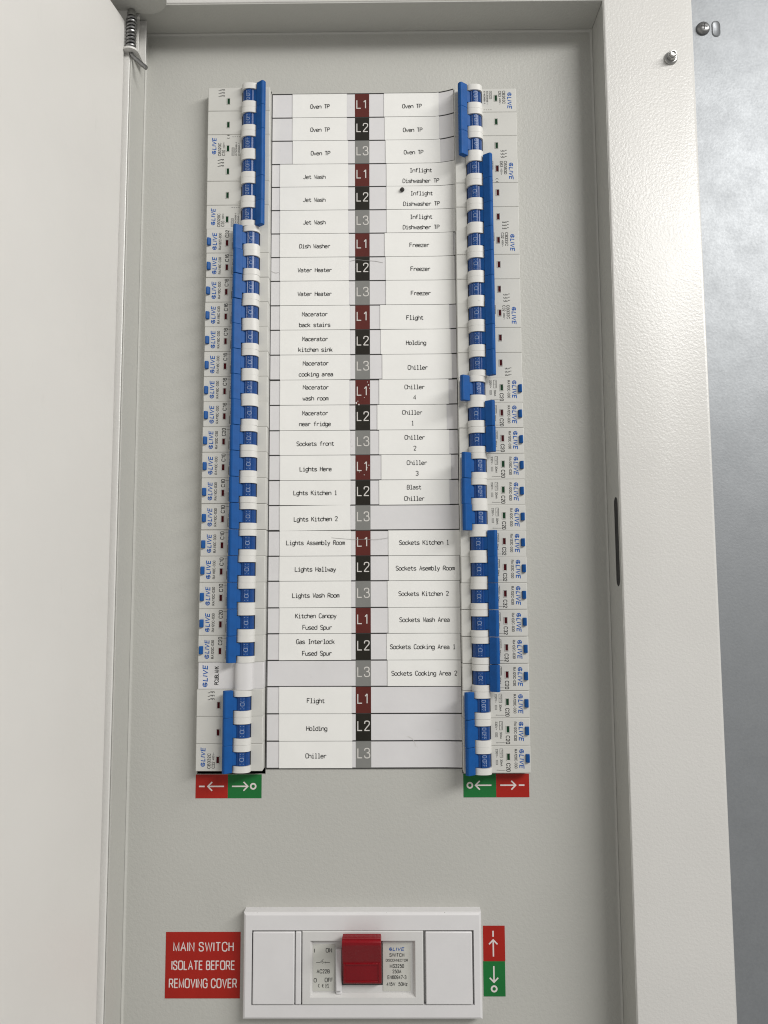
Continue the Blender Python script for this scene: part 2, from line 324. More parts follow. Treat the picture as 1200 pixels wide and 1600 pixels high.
# ------------------------------------------------------------------ enclosure
XL, XR, ZT, ZB = -161.2, 171.0, 290.8, -448.0       # opening of the recessed tray
FX0, FX1, FZ0, FZ1, FY = -225.0, 234.0, -505.0, 352.0, -30.0
enc = thing('electrical_enclosure', 'large pale grey steel enclosure with wide right flange and open door', 'enclosure', (0, 60, -505))
EO = (0, -60, 505)                                   # children keep board coordinates
def epart(name, me, parent=None, loc=None):
    return link(name, me, parent or enc, loc or EO)
def frame_ring():
    mb = MB(); i0, i1, j0, j1 = XL-1.05, XR+0.25, ZB-1.05, ZT+1.05
    def loop(x0, x1, z0, z1, y): return [(x0, y, z0), (x1, y, z0), (x1, y, z1), (x0, y, z1)]
    rings = [loop(i0, i1, j0, j1, -28.0)]
    for k in range(5):                               # rolled inner edge
        w = k/4*math.pi/2; d = 1.6*(1-math.sin(w)); e = 1.6*(1-math.cos(w))
        rings.append(loop(i0-e, i1+e, j0-e, j1+e, FY+d))
    for k in range(6):                               # rolled outer edge
        w = k/5*math.pi/2; e = 2.4*(1-math.sin(w)); d = 2.4*(1-math.cos(w))
        rings.append(loop(FX0+e, FX1-e, FZ0+e, FZ1-e, FY+d))
    rings.append(loop(FX0, FX1, FZ0, FZ1, 59.5))
    vs = [p for r in rings for p in r]
    fs = [(4*a+k, 4*a+(k+1) % 4, 4*a+4+(k+1) % 4, 4*a+4+k) for a in range(len(rings)-1) for k in range(4)]
    return mb.add(vs, fs)
epart('flange_frame', frame_ring().mesh('flange_frame', M['frame']))

SX = 171.0                                           # right return wall, with the catch slot cut through
def slotted_wall():
    mb = MB(); y0, y1 = FY+0.4, 4.0
    yc, hw, s0, s1 = -21.4, 4.3, -121.0, -61.0
    ring = []
    for k in range(9): w = math.pi*k/8; ring.append((yc+hw*math.cos(w), s1-hw+hw*math.sin(w)))
    for k in range(9): w = math.pi+math.pi*k/8; ring.append((yc+hw*math.cos(w), s0+hw+hw*math.sin(w)))
    n = len(ring)
    for x in (SX, SX+0.2):
        def V(p): return (x, p[0], p[1])
        A = [V(p) for p in ring]
        # right (towards +y) strip, left strip, caps
        mid = [(y1, s1+8), (y0, s1+8), (y0, s0-8), (y1, s0-8)]
        B = [V(p) for p in mid]
        vs = A + B
        a, b, c, d = n, n+1, n+2, n+3
        fs = [(a, *range(4, -1, -1)[:0], 0, 1, 2, 3, 4), ]
        fs = [(a, 4, 3, 2, 1, 0), (b, 8, 7, 6, 5, 4), (a, b, 4), (b, c, 9, 8), (c, 13, 12, 11, 10, 9), (d, 17, 16, 15, 14, 13), (c, d, 13), (d, a, 0, 17)]
        mb.add(vs, fs)
        mb.add([V(p) for p in [(y1, s1+8), (y0, s1+8), (y0, ZT), (y1, ZT)]], [(0, 1, 2, 3)])
        mb.add([V(p) for p in [(y1, ZB), (y0, ZB), (y0, s0-8), (y1, s0-8)]], [(0, 1, 2, 3)])
    A = [(SX, p[0], p[1]) for p in ring] + [(SX+0.2, p[0], p[1]) for p in ring]
    mb.add(A, [(i, (i+1) % n, n+(i+1) % n, n+i) for i in range(n)])
    mb.add([(SX, y0, ZB), (SX+0.2, y0, ZB), (SX+0.2, y0, ZT), (SX, y0, ZT)], [(0, 1, 2, 3)])
    return mb
rw = epart('return_wall', slotted_wall().mesh('return_wall', M['tray'], smooth=0))
tag(rw, 'right return wall with a narrow dark catch slot')
sb = MB(); sb.box(SX+0.35, SX+30, -27, -17, -126, -56)
epart('slot_shade_block', sb.mesh('slot_shade_block', M['dark'], smooth=0), rw, (0, 0, 0))  # solid near-black block, its face painted as the shade inside the slot
for x0, x1, z0, z1 in ((XL-1.0, XL, ZB, ZT), (XL, SX, ZT, ZT+1.0), (XL, SX, ZB-1.0, ZB)):
    mb = MB(); mb.box(x0, x1, FY+0.4, 4, z0, z1); epart('return_wall', mb.mesh('return_wall', M['tray'], bevel=0.3))
bk = MB(); bk.box(FX0+3, FX1-3, 40, 42, FZ0+3, FZ1-3)
epart('back_pan', bk.mesh('back_pan', M['dark'], smooth=0))  # near-black colour stands in for the unlit depth behind the apertures

# flange bolt at the top right
bo = MB(); bo.lathe([(4.7, 0), (4.7, 0.6), (4.1, 1.4), (3.4, 1.7)], 28)
bolt = epart('bolt', bo.mesh('bolt', M['steel'], bevel=0), enc, (217.0, FY-60, 246.2+505))
hx = MB(); hx.prism([(3.4*math.cos(R(60*k+12)), 3.4*math.sin(R(60*k+12))) for k in range(6)], 1.7, 4.8, lambda p, q, t: (p, -t, q))
link('hex_nut', hx.mesh('hex_nut', M['steel'], bevel=0.3), bolt)
st = MB(); st.lathe([(2.5, 4.6), (2.5, 5.6), (2.1, 6.1), (1.4, 6.1), (1.2, 5.3)], 20)
link('stud', st.mesh('stud', M['steel']), bolt)

# inset door, swung open past a right angle
DA = R(9)
dm = MB(); dm.box(-19, 0, -330, 0, -432, 278)
door = epart('door', dm.mesh('door', M['door'], bevel=1.8, seg=4), enc, (-165.6, -31.5-60, 505))
door.rotation_euler = (0, 0, -DA)
tag(door, 'open inset door with a plain smooth pale grey inner face')

# spring-loaded pivot hinge at the top of the door
hb = MB(); hb.box(-161.1, -156.2, -15.6, -14.4, 255, 290.4); hb.box(-161.1, -159.2, -22.0, -20.9, 258, 290.4)
hinge = epart('hinge_bracket', hb.mesh('hinge_bracket', M['frame'], bevel=0.25))
tag(hinge, 'folded grey bracket of the spring-loaded top hinge')
lug = MB(); pr = [(-176, -30), (-176, -57)] + [(-150+15.5*math.cos(R(a)), -41.5+15.5*math.sin(R(a))) for a in range(-90, 100, 9)] + [(-158, -27)]
lug.prism(pr, 286.8, 289.2, lambda p, q, t: (p, q, t))
link('hinge_lug', lug.mesh('hinge_lug', M['tray'], bevel=0.3), hinge)
PX, PY = -161.9, -30.0
sp = MB(); turns = 9.5; N = 190
sp.tube([(PX+2.8*math.cos(2*math.pi*turns*i/N), PY+2.8*math.sin(2*math.pi*turns*i/N), 257.0+25.0*i/N) for i in range(N+1)], 0.95, 8)
tag(link('spring', sp.mesh('spring', M['dark_steel']), hinge), 'coiled steel spring round the hinge pin')
pn = MB(); pn.tube([(PX, PY, 290), (PX, PY, 255.5), (PX+0.6, PY, 253.4), (PX+2.2, PY, 251.6), (PX+11.2, PY+0.5, 243.6)], 1.5, 12)
tag(link('hinge_pin', pn.mesh('hinge_pin', M['dark_steel']), hinge), 'bent steel hinge pin with its tail pointing down to the right')
cp = MB(); cp.lathe([(3.0, 0), (3.2, 2), (2.6, 4.4), (1.0, 5.0)], 16)
co = link('pin_cap', cp.mesh('pin_cap', M['steel']), hinge, (PX, PY, 281.8)); co.rotation_euler = (R(-90), 0, 0)
lo = MB(); outer = [(-160.9, -15), (-167, -22)] + [(PX+5.6*math.cos(R(a)), PY+5.6*math.sin(R(a))) for a in range(180, 361, 15)] + [(-156.3, -22), (-156.3, -15)]
lo.prism(outer, 254.6, 256.2, lambda p, q, t: (p, q, t))
link('spring_seat', lo.mesh('spring_seat', M['frame'], bevel=0.2), hinge)

# ------------------------------------------------------------------ recessed cover with the two breaker apertures
HL, HR = (-113.6, -66.8), (67.25, 113.4)
cover = thing('cover_panel', 'grey textured steel cover panel recessed behind the breakers', 'panel', (0, 0, ZB))
def cover_mesh():
    x0, x1, z0, z1 = XL+0.15, XR-0.15, ZB+0.2, ZT-0.2
    hz0, hz1 = -247.2, 245.2
    mb = MB(); X = [x0+1.6, HL[0], HL[1], HR[0], HR[1], x1-1.6]; Z = [z0+1.6, hz0, hz1, z1-1.6]
    vs = [(x, 0, z) for z in Z for x in X]
    fs = []
    for j in range(3):
        for i in range(5):
            if j == 1 and i in (1, 3): continue
            a = j*6+i; fs.append((a, a+1, a+7, a+6))
    mb.add(vs, fs)
    for i in (1, 3):
        xa, xb = X[i], X[i+1]; q = [(xa, hz0), (xb, hz0), (xb, hz1), (xa, hz1)]
        mb.add([(x, 0, z) for x, z in q] + [(x, 1.5, z) for x, z in q], [(k, (k+1) % 4, 4+(k+1) % 4, 4+k) for k in range(4)])
    rings = []                                       # the sheet bends forward into the return walls
    for k in range(7):
        w = k/6*math.pi/2; e = 1.6*math.sin(w); d = -1.6*(1-math.cos(w))
        rings.append([(x0+1.6-e, d, z0+1.6-e), (x1-1.6+e, d, z0+1.6-e), (x1-1.6+e, d, z1-1.6+e), (x0+1.6-e, d, z1-1.6+e)])
    mb.add([p for r in rings for p in r], [(4*a+k, 4*a+(k+1) % 4, 4*a+4+(k+1) % 4, 4*a+4+k) for a in range(6) for k in range(4)])
    return mb
link('cover_sheet', cover_mesh().mesh('cover_sheet', M['tray']), cover, (0, 0, -ZB))

# screw and keyhole in the galvanised wall
sc_ = MB(); sc_.lathe([(5.6, 0), (5.6, 0.8), (5.0, 2.2), (3.6, 3.2), (1.6, 3.6)], 28)
scr = tag(link('wall_screw', sc_.mesh('wall_screw', M['dark_steel']), None, (279.6, 60, 336.6)), 'dark cross-head screw in the galvanised wall beside the flange', 'screw')
for k in (0, 90):
    cb = MB(); cb.box(-2.6, 2.6, -3.75, -2.9, -0.45, 0.45)
    link('cross_slot', cb.mesh('cross_slot', M['dark'], smooth=0), scr, (0, 0 if k else -0.02, 0), (0, R(k+8), 0))
def stadium(hw, hh, n=8):
    return [(hw*math.cos(math.pi*k/n), hh-hw+hw*math.sin(math.pi*k/n)) for k in range(n+1)] + [(-hw*math.cos(math.pi*k/n), -hh+hw-hw*math.sin(math.pi*k/n)) for k in range(n+1)]
kb = MB(); a, b_ = stadium(3.6, 7.2), stadium(2.4, 5.8); n = len(a)
kb.add([(p, 0, q) for p, q in a] + [(p*0.85, -0.7, q*0.9) for p, q in a] + [(p, -0.2, q) for p, q in b_],
       [(i, (i+1) % n, n+(i+1) % n, n+i) for i in range(n)] + [(n+i, n+(i+1) % n, 2*n+(i+1) % n, 2*n+i) for i in range(n)] + [tuple(range(2*n, 3*n))])
tag(link('pressed_slot', kb.mesh('pressed_slot', M['galv']), None, (290.5, 59.9, 336.6)), 'bright pressed oval slot in the galvanised wall beside the dark screw', 'slot')

# ------------------------------------------------------------------ circuit chart
ROWZ = [242.2, 223.8, 205.9, 187.9, 170.4, 152.7, 135.0, 117.2, 99.4, 81.2, 63.1, 44.8, 26.5, 8.2, -10.1, -27.8, -45.7, -63.4, -81.2, -99.0, -116.4, -134.8, -152.6, -170.8, -188.6, -206.9, -225.2, -243.3]
CX0, CX1 = -66.5, 67.1
def curl(x, z):                                      # the card lifts at its right edge, most at the top
    t = max(0.0, (x-50)/17.0); u = min(1, max(0, (z-150)/60)); c = 1.1 + 3.2*u*u*(3-2*u)
    return -c*t*t
def sheet(mb, x0, x1, z0, z1, y, thick=0.0, rot=0.0, nx=None, lift=0.0):
    """a thin card that follows the curl of the chart; lift bows it slightly"""
    cx, cz = (x0+x1)/2, (z0+z1)/2; ca, sa = math.cos(rot), math.sin(rot)
    if nx is None: nx = max(1, int((x1-max(x0, 50))/2.0)+1) if x1 > 50 else 4
    xs = [x0+(x1-x0)*i/4 for i in range(5)] if x1 <= 50 else sorted({x0, *[50+(x1-50)*i/nx for i in range(nx+1)]} if x0 < 50 else {x0+(x1-x0)*i/nx for i in range(nx+1)})
    nzs = max(1, int((z1-z0)/12)); zs = [z0+(z1-z0)*j/nzs for j in range(nzs+1)]
    def P(x, z, yy):
        dx, dz = x-cx, z-cz; X, Z = cx+dx*ca-dz*sa, cz+dx*sa+dz*ca
        return (X, yy + curl(X, Z) - lift*(abs(dx)/((x1-x0)/2))**3, Z)
    n, m = len(xs), len(zs)
    vs = [P(x, z, y) for z in zs for x in xs]
    fs = [(j*n+i, j*n+i+1, (j+1)*n+i+1, (j+1)*n+i) for j in range(m-1) for i in range(n-1)]
    mb.add(vs, fs)
    if thick:
        per = [(x, zs[0]) for x in xs] + [(xs[-1], z) for z in zs[1:]] + [(x, zs[-1]) for x in reversed(xs[:-1])] + [(xs[0], z) for z in reversed(zs[1:-1])]
        k = len(per)
        mb.add([P(x, z, y) for x, z in per] + [P(x, z, y+thick) for x, z in per], [(i, (i+1) % k, k+(i+1) % k, k+i) for i in range(k)])
chart = thing('circuit_chart', 'long white printed circuit chart strip with brown, black and grey phase tiles', 'chart', (0, 0, -243))
CO = (0, 0, 243)
mb = MB(); sheet(mb, CX0, CX1, -243.6, 242.6, -0.75, 0.7)
link('chart_card', mb.mesh('chart_card', M['chart']), chart, CO)
for i, z in enumerate(ROWZ):
    mb = MB(); h = 0.42 if i not in (12, 18) else 0.6
    sheet(mb, CX0, CX1, z-h, z+h, -0.80)
    link('divider_line', mb.mesh('divider_line', M['line']), chart, CO)
for s in (CX0+0.1,):
    mb = MB(); rect(mb, s, s+0.45, -243, 242, -0.83); link('gap_shade_line', mb.mesh('gap_shade_line', M['line']), chart, CO)  # black strip painting the dark gap between chart and left breakers
for i in range(27):
    z1, z0 = ROWZ[i]-0.25, ROWZ[i+1]+0.25; p = i % 3
    mb = MB(); sheet(mb, -5.2, 5.3, z0, z1, -0.87)
    t = link('phase_tile', mb.mesh('phase_tile', M[('brown', 'black', 'grey')[p]]), chart, CO)
    mb = MB(); text2d(mb, 'L', -2.35, (z0+z1)/2+0.9, 6.2, -0.92, width=3.6, weight=0.115); text2d(mb, str(p+1), 2.5 if p else 1.9, (z0+z1)/2+0.9, 6.2, -0.92, width=4.2 if p else 2.1, weight=0.115)
    link('lettering', mb.mesh('lettering', M['tiletext'], smooth=0), t)
rnd = random.Random(5)
for x, z, r in ((4.2, 22.5, .5), (4.9, 20.2, .35), (3.5, 24.6, .3), (-4.4, 9.6, .7), (-2.6, 8.4, .55), (-3.4, 10.8, .35), (1.2, 13.5, .3), (2.4, 17, .25), (3.0, -37, .4), (4.3, -35.2, .35), (1.0, -42, .3), (-2.5, -40, .25)):
    mb = MB(); mb.add([(r*rnd.uniform(.6, 1.2)*math.cos(R(a)), -0.96, r*rnd.uniform(.6, 1.4)*math.sin(R(a))) for a in range(0, 360, 45)], [tuple(range(8))])
    link('paint_speck', mb.mesh('paint_speck', M['spatter'], smooth=0), chart, (x, 0, z+243))

def hairline(name, pts, w, y, mat, parent, off):
    mb = MB(); p = pts
    for _ in range(3): p = chaikin(p)
    ribbon(mb, p, w, y, lambda x, yy, z: (x, yy + curl(x, z), z)); link(name, mb.mesh(name, M[mat], smooth=0), parent, off)
hairline('scratch', [(-9, 114), (-4, 115.2), (3, 114.2), (9, 114.0), (15, 112.6)], 0.22, -0.99, 'faint2', chart, CO)
hairline('scratch', [(-22, -86.3), (-8, -87.6), (2, -87.4), (9, -87.8), (17.5, -86.6)], 0.2, -1.32, 'faint2', chart, CO)
hairline('scratch', [(-66, 107), (-63, 105.4), (-60.5, 106)], 0.2, -0.99, 'faint2', chart, CO)
hairline('scratch', [(30, -222), (34, -224), (36, -229)], 0.22, -0.99, 'spatter', chart, CO)

# typed paper labels stuck over the chart
PAPERS={
 'L1': (-51.3, -11.2, [('Oven TP', -30.9, 232.3)]),
 'L2': (-51.2, -11.2, [('Oven TP', -30.8, 214.3)]),
 'L3': (-50.9, -10.3, [('Oven TP', -30.4, 196.1)]),
 'L4': (-60.1, -10.2, [('Jet Wash', -34.9, 178.0)]),
 'L5': (-60.0, -10.2, [('Jet Wash', -34.9, 160.5)]),
 'L6': (-59.8, -10.2, [('Jet Wash', -34.8, 143.4)]),
 'L7': (-59.7, -9.8, [('Dish Washer', -34.4, 125.4)]),
 'L8': (-59.6, -9.8, [('Water Heater', -34.3, 107.5)]),
 'L9': (-59.4, -9.6, [('Water Heater', -34.3, 89.8)]),
 'L10': (-59.3, -9.1, [('Macerator', -34.2, 74.7), ('back stairs', -34.2, 66.8)]),
 'L11': (-59.1, -8.9, [('Macerator', -33.9, 56.4), ('kitchen sink', -33.6, 48.6)]),
 'L12': (-59.0, -8.7, [('Macerator', -33.4, 38.6), ('cooking area', -33.2, 30.6)]),
 'L13': (-58.8, -9.4, [('Macerator', -33.3, 21.1), ('wash room', -33.5, 13.1)]),
 'L14': (-58.9, -9.4, [('Macerator', -33.7, 2.4), ('near fridge', -33.8, -5.4)]),
 'L15': (-58.8, -8.9, [('Sockets front', -33.5, -19.6)]),
 'L16': (-58.4, -8.7, [('Lights Here', -33.2, -37.7)]),
 'L17': (-58.5, -8.7, [('Lghts Kitchen 1', -33.4, -54.6)]),
 'L18': (-58.4, -8.8, [('Lghts Kitchen 2', -33.0, -73.1)]),
 'L19': (-58.2, -8.5, [('Lights Assembly Room', -33.1, -89.7)]),
 'L20': (-58.3, -8.3, [('Lights Hallway', -33.1, -108.2)]),
 'L21': (-58.2, -8.3, [('Lights Wash Room', -32.8, -126.3)]),
 'L22': (-58.0, -8.1, [('Kitchen Canopy', -32.7, -140.4), ('Fused Spur', -31.7, -148.3)]),
 'L23': (-58.1, -8.2, [('Gas Interlock', -32.9, -158.0), ('Fused Spur', -31.8, -166.0)]),
 'L25': (-57.8, -8.0, [('Flight', -32.5, -198.1)]),
 'L26': (-57.7, -7.5, [('Holding', -31.8, -216.7)]),
 'L27': (-57.5, -7.6, [('Chiller', -32.3, -235.0)]),
 'R1': (16.2, 56.5, [('Oven TP', 36.9, 231.9)]),
 'R2': (16.6, 56.6, [('Oven TP', 37.3, 213.5)]),
 'R3': (17.2, 57.3, [('Oven TP', 37.8, 196.2)]),
 'R4': (17.8, 67.8, [('Inflight', 43.0, 182.3), ('Dishwasher TP', 42.9, 174.3)]),
 'R5': (17.7, 67.6, [('Inflight', 43.4, 164.7), ('Dishwasher TP', 43.2, 156.8)]),
 'R6': (17.7, 67.4, [('Inflight', 42.9, 146.9), ('Dishwasher TP', 42.8, 139.1)]),
 'R7': (16.2, 65.7, [('Freezer', 41.4, 125.7)]),
 'R8': (16.8, 66.4, [('Freezer', 42.0, 107.8)]),
 'R9': (16.9, 66.9, [('Freezer', 42.1, 89.7)]),
 'R10': (12.7, 62.3, [('Flight', 37.7, 71.6)]),
 'R11': (13.1, 63.0, [('Holding', 38.4, 53.1)]),
 'R12': (14.1, 63.6, [('Chiller', 39.4, 35.0)]),
 'R13': (11.8, 61.1, [('Chiller', 37.0, 20.8), ('4', 37.0, 13.3)]),
 'R14': (10.4, 59.5, [('Chiller', 35.2, 2.4), ('1', 35.4, -5.3)]),
 'R15': (11.6, 61.1, [('Chiller', 36.8, -15.5), ('2', 36.8, -23.3)]),
 'R16': (13.1, 62.2, [('Chiller', 38.2, -33.6), ('3', 38.2, -41.2)]),
 'R17': (11.5, 60.9, [('Blast', 36.1, -51.0), ('Chiller', 36.2, -59.0)]),
 'R19': (17.8, 67.4, [('Sockets Kitchen 1', 42.7, -89.9)]),
 'R20': (17.9, 67.1, [('Sockets Asembly Room', 43.3, -107.8)]),
 'R21': (17.0, 66.9, [('Sockets Kitchen 2', 42.0, -125.4)]),
 'R22': (17.5, 67.1, [('Sockets Wash Area', 42.5, -143.3)]),
 'R23': (16.3, 67.0, [('Sockets Cooking Area 1', 41.1, -161.8)]),
 'R24': (16.7, 67.0, [('Sockets Cooking Area 2', 41.9, -179.8)]),
}
ORD = {'L1': 'first of three', 'L2': 'second of three', 'L3': 'third of three'}
PHASE = ('brown L1', 'black L2', 'grey L3')
def row_name(k):
    """how one finds a row's paper: its words and its phase tile"""
    s, r = k[0], int(k[1:])
    words = ' '.join(t for t, _, _ in PAPERS[k][2]) if k in PAPERS else None
    return words, PHASE[(r-1) % 3], 'left' if s == 'L' else 'right'
WORDS = {'R12': 'Chiller in one line below Holding,', 'R16': 'Chiller 3 in two lines,'}
for k, (x0, x1, lines) in PAPERS.items():
    r = int(k[1:]); z1, z0 = ROWZ[r-1]-0.18, ROWZ[r]+0.12
    words, ph, side = row_name(k); words = WORDS.get(k, words)
    rot = rnd.uniform(-0.003, 0.003)
    if k == 'L18': rot = 0.012
    cx, cz = (x0+x1)/2, (z0+z1)/2
    o = thing('paper_label', f'white paper label typed {words} {side} of the {ph} tile', 'label', (cx, -0.75, cz), None, 'typed paper labels on the circuit chart')
    mb = MB(); lf = rnd.uniform(0, 0.12); sheet(mb, x0, x1, z0, z1, -1.10+rnd.uniform(-0.03, 0.03), 0.14, rot, lift=lf)
    link('paper', mb.mesh('paper', M['paper'], smooth=30), o, (-cx, 0.75, -cz))
    for t, x, z in lines:
        mb = MB(); mono_text(mb, t, x, z, -1.24-lf*0.5, place=lambda X, yy, Z: (X, yy + curl(X, Z), Z), rot=rot+rnd.uniform(-0.004, 0.004))
        link('lettering', mb.mesh('lettering', M['ink'], smooth=0), o, (-cx, 0.75, -cz))
cr = MB(); cr.lathe([(1.3, 0), (1.7, 0.7), (1.4, 1.7), (0.5, 2.3)], 9)
tag(link('dark_crumb', cr.mesh('dark_crumb', M['speck'], smooth=0), None, (29.2, -1.2, 167.2)), 'tiny dark crumb on the middle dishwasher label', 'crumb')

# ------------------------------------------------------------------ breakers
# local frame of a breaker: origin at its outer end on the cover; x runs to its inner end, -y out of the board, z along the lettering.
# The left bank stands so, the right bank is the same breaker turned half round.
FACE, W = -9.0, 44.95
ROT = lambda u, y, v: (-v, y, u)                     # lettering reads along +z
def bt(mb, s, a, b, h, dy=0.05, **k): text2d(mb, s, b, -a, h, FACE-dy, ROT, **k)
def brect(mb, a0, a1, b0, b1, dy=0.05): mb.add([(a0, FACE-dy, b0), (a1, FACE-dy, b0), (a1, FACE-dy, b1), (a0, FACE-dy, b1)], [(0, 1, 2, 3)])
def boutline(mb, a0, a1, b0, b1, w=0.22, dy=0.05):
    brect(mb, a0, a1, b0, b0+w, dy); brect(mb, a0, a1, b1-w, b1, dy); brect(mb, a0, a0+w, b0+w, b1-w, dy); brect(mb, a1-w, a1, b0+w, b1-w, dy)
_mc = {}
def cached(key, fn):
    if key not in _mc: _mc[key] = fn()
    return _mc[key]
def me_body(hb, mat='body'):
    mb = MB(); mb.box(0, W, FACE, 20, -hb, hb); return mb.mesh('body', M[mat], bevel=0.4, seg=2)
def arch(ac, rx, d, n=16):
    p = []
    for k in range(n+1):
        w = math.pi*k/n; c, s = math.cos(w), math.sin(w)
        p.append((ac - rx*math.copysign(abs(c)**0.80, c), FACE+0.5-(d+0.5)*abs(s)**0.66))
    return p
def me_lobe(ac, b0, b1, mat='lobe'):
    mb = MB(); mb.prism(arch(ac, 6.25, 5.8), b0, b1, lambda p, q, t: (p, q, t)); return mb.mesh('toggle_surround', M[mat], smooth=30)
def polar(ac, r, phi, t=0.0):
    return (ac + r*math.sin(phi) + t*math.cos(phi), FACE + 0.4 - r*math.cos(phi) + t*math.sin(phi))
def me_drum(ac, phi):
    pts = []
    for d in range(-170, 171, 5):
        r = 5.6
        if 36 <= abs(d) <= 42: r = 5.0
        elif abs(d) < 36: r = 5.35
        elif 88 <= abs(d) <= 92: r = 5.2
        pts.append(polar(ac, r, phi+R(d)))
    mb = MB(); mb.prism(pts, -4.55, 4.55, lambda p, q, t: (p, q, t)); return mb.mesh('toggle_drum', M['drum'], smooth=25)
def me_drumtext(ac, phi, on):
    mb = MB(); s = 1 if on else -1; c = phi + s*R(65)
    def pl(u, y, v): # u along z, v up = towards the outer end
        a, yy = polar(ac, 5.68, c - v/5.6); return (a, yy, u)
    text2d(mb, 'I·ON' if on else 'O·OFF', 0, 0, 2.5, 0, pl, width=6.8 if on else 7.4, weight=0.125)
    return mb.mesh('toggle_lettering', M['drumtext'], smooth=0)
def me_bar(ac, phi, spans):
    mb = MB(); prof = [(7.6, -1.9), (7.6, 1.9), (12.8, 1.9), (13.6, 1.4), (13.8, 0.5), (13.8, -0.9), (13.3, -1.7), (12.6, -2.0)]
    for b0, b1 in spans: mb.prism([polar(ac, r, phi, t) for r, t in prof], b0, b1, lambda p, q, t: (p, q, t))
    nk = [(4.8, -1.9), (4.8, 1.9), (8.6, 1.5), (8.6, -1.5)]
    for b0, b1 in spans:
        c = (b0+b1)/2; mb.prism([polar(ac, r, phi, t) for r, t in nk], c-4.3, c+4.3, lambda p, q, t: (p, q, t))
    return mb.mesh('toggle_bar', M['blue'], bevel=0.25, seg=2)
def me_window(b):
    mb = MB(); a0, a1, b0, b1 = 13.6, 16.2, b-2.5, b+2.5; h = 0.35
    o = [(a0, b0), (a1, b0), (a1, b1), (a0, b1)]; i = [(a0+.45, b0+.45), (a1-.45, b0+.45), (a1-.45, b1-.45), (a0+.45, b1-.45)]
    mb.add([(x, FACE-0.01, z) for x, z in o] + [(x, FACE-h, z) for x, z in [(p*0.75+q*0.25, r*0.75+s*0.25) for (p, r), (q, s) in zip(o, i)]] + [(x, FACE-0.03, z) for x, z in i],
           [(k, (k+1) % 4, 4+(k+1) % 4, 4+k) for k in range(4)] + [(4+k, 4+(k+1) % 4, 8+(k+1) % 4, 8+k) for k in range(4)])
    return mb.mesh('indicator_window', M['body'], smooth=0)
def me_flag(b, on):
    mb = MB(); brect(mb, 14.0, 15.8, b-2.1, b+2.1, 0.045); return mb.mesh('indicator_flag', M['redflag' if on else 'greenflag'], smooth=0)
def me_button():
    mb = MB(); mb.prism([(0.7, FACE+0.2), (0.9, FACE-1.9), (1.5, FACE-2.2), (3.2, FACE-1.5), (3.5, FACE+0.2)], -3.5, 1.9, lambda p, q, t: (p, q, t))
    return mb.mesh('test_button', M['blue'], bevel=0.3)
def me_logo(a, b, L, h):
    mb = MB(); logo(mb, b, -a, L, h, FACE-0.05, ROT); return mb.mesh('brand_lettering', M['logo'], smooth=0)
def lettering(s, a, b, h, width=None, bold=0.0, mat='ink', align='C'):
    def fn():
        mb = MB(); bt(mb, s, a, b, h, width=width, bold=bold+0.045, align=align); return mb.mesh('lettering', M[mat], smooth=0)
    return cached(('txt', s, a, b, h, width, bold, mat), fn)
def ce_mark(mb, a, b, h):
    for k, bb in enumerate((b-h*0.5, b+h*0.5)):
        ring2d(mb, bb+h*0.25, -a, h*0.36, h*0.5, FACE-0.05, 105, 255, 10, ROT)
        if k: ribbon(mb, [(bb-h*0.2, -a), (bb+h*0.18, -a)], h*0.14, FACE-0.062, ROT)
def coil_marks(a, b):
    """three-pole diagram: three broken leads, each with a trip squiggle"""
    mb = MB()
    for k in range(3):
        v = b + (k-1)*2.3
        ribbon(mb, [(v, -a), (v, -a-1.1), (v+0.9, -a-1.9)], 0.36, FACE-0.05, ROT)
        ribbon(mb, [(v, -a-2.2), (v+.8, -a-2.4), (v+.8, -a-3.1), (v, -a-3.3), (v+.8, -a-3.6), (v+.8, -a-4.3), (v, -a-4.5)], 0.36, FACE-0.05, ROT)
    return mb.mesh('pole_diagram', M['ink'], smooth=0)

AC1, AC3 = 32.4, 31.0
def pole_toggle(root, ac, b, on, jit):
    for s in (0, 1):
        link('toggle_surround', cached(('lobe', ac, s), lambda: me_lobe(ac, *((-8.98, -4.7) if s == 0 else (4.7, 8.98)))), root, (0, 0, b))
    def slot():
        mb = MB(); mb.box(ac-6.15, ac+6.15, FACE-0.06, FACE+0.3, -4.75, 4.75); return mb.mesh('toggle_gap_shade', M['dark'], smooth=0)  # flat dark plate under the drum, painting shade into the gaps beside it
    link('toggle_gap_shade', cached(('slot', ac), slot), root, (0, 0, b))
    d = link('toggle_drum', cached(('drum', ac, on), lambda: me_drum(ac, R(-55 if on else 55))), root, (0, 0, b))
    link('toggle_lettering', cached(('dtx', ac, on), lambda: me_drumtext(ac, R(-55 if on else 55), on)), d)
def indicator(root, b, on):
    w = link('indicator_window', cached('win', lambda: me_window(-1.6)), root, (0, 0, b))
    link('indicator_flag', cached(('flag', on), lambda: me_flag(-1.6, on)), w)
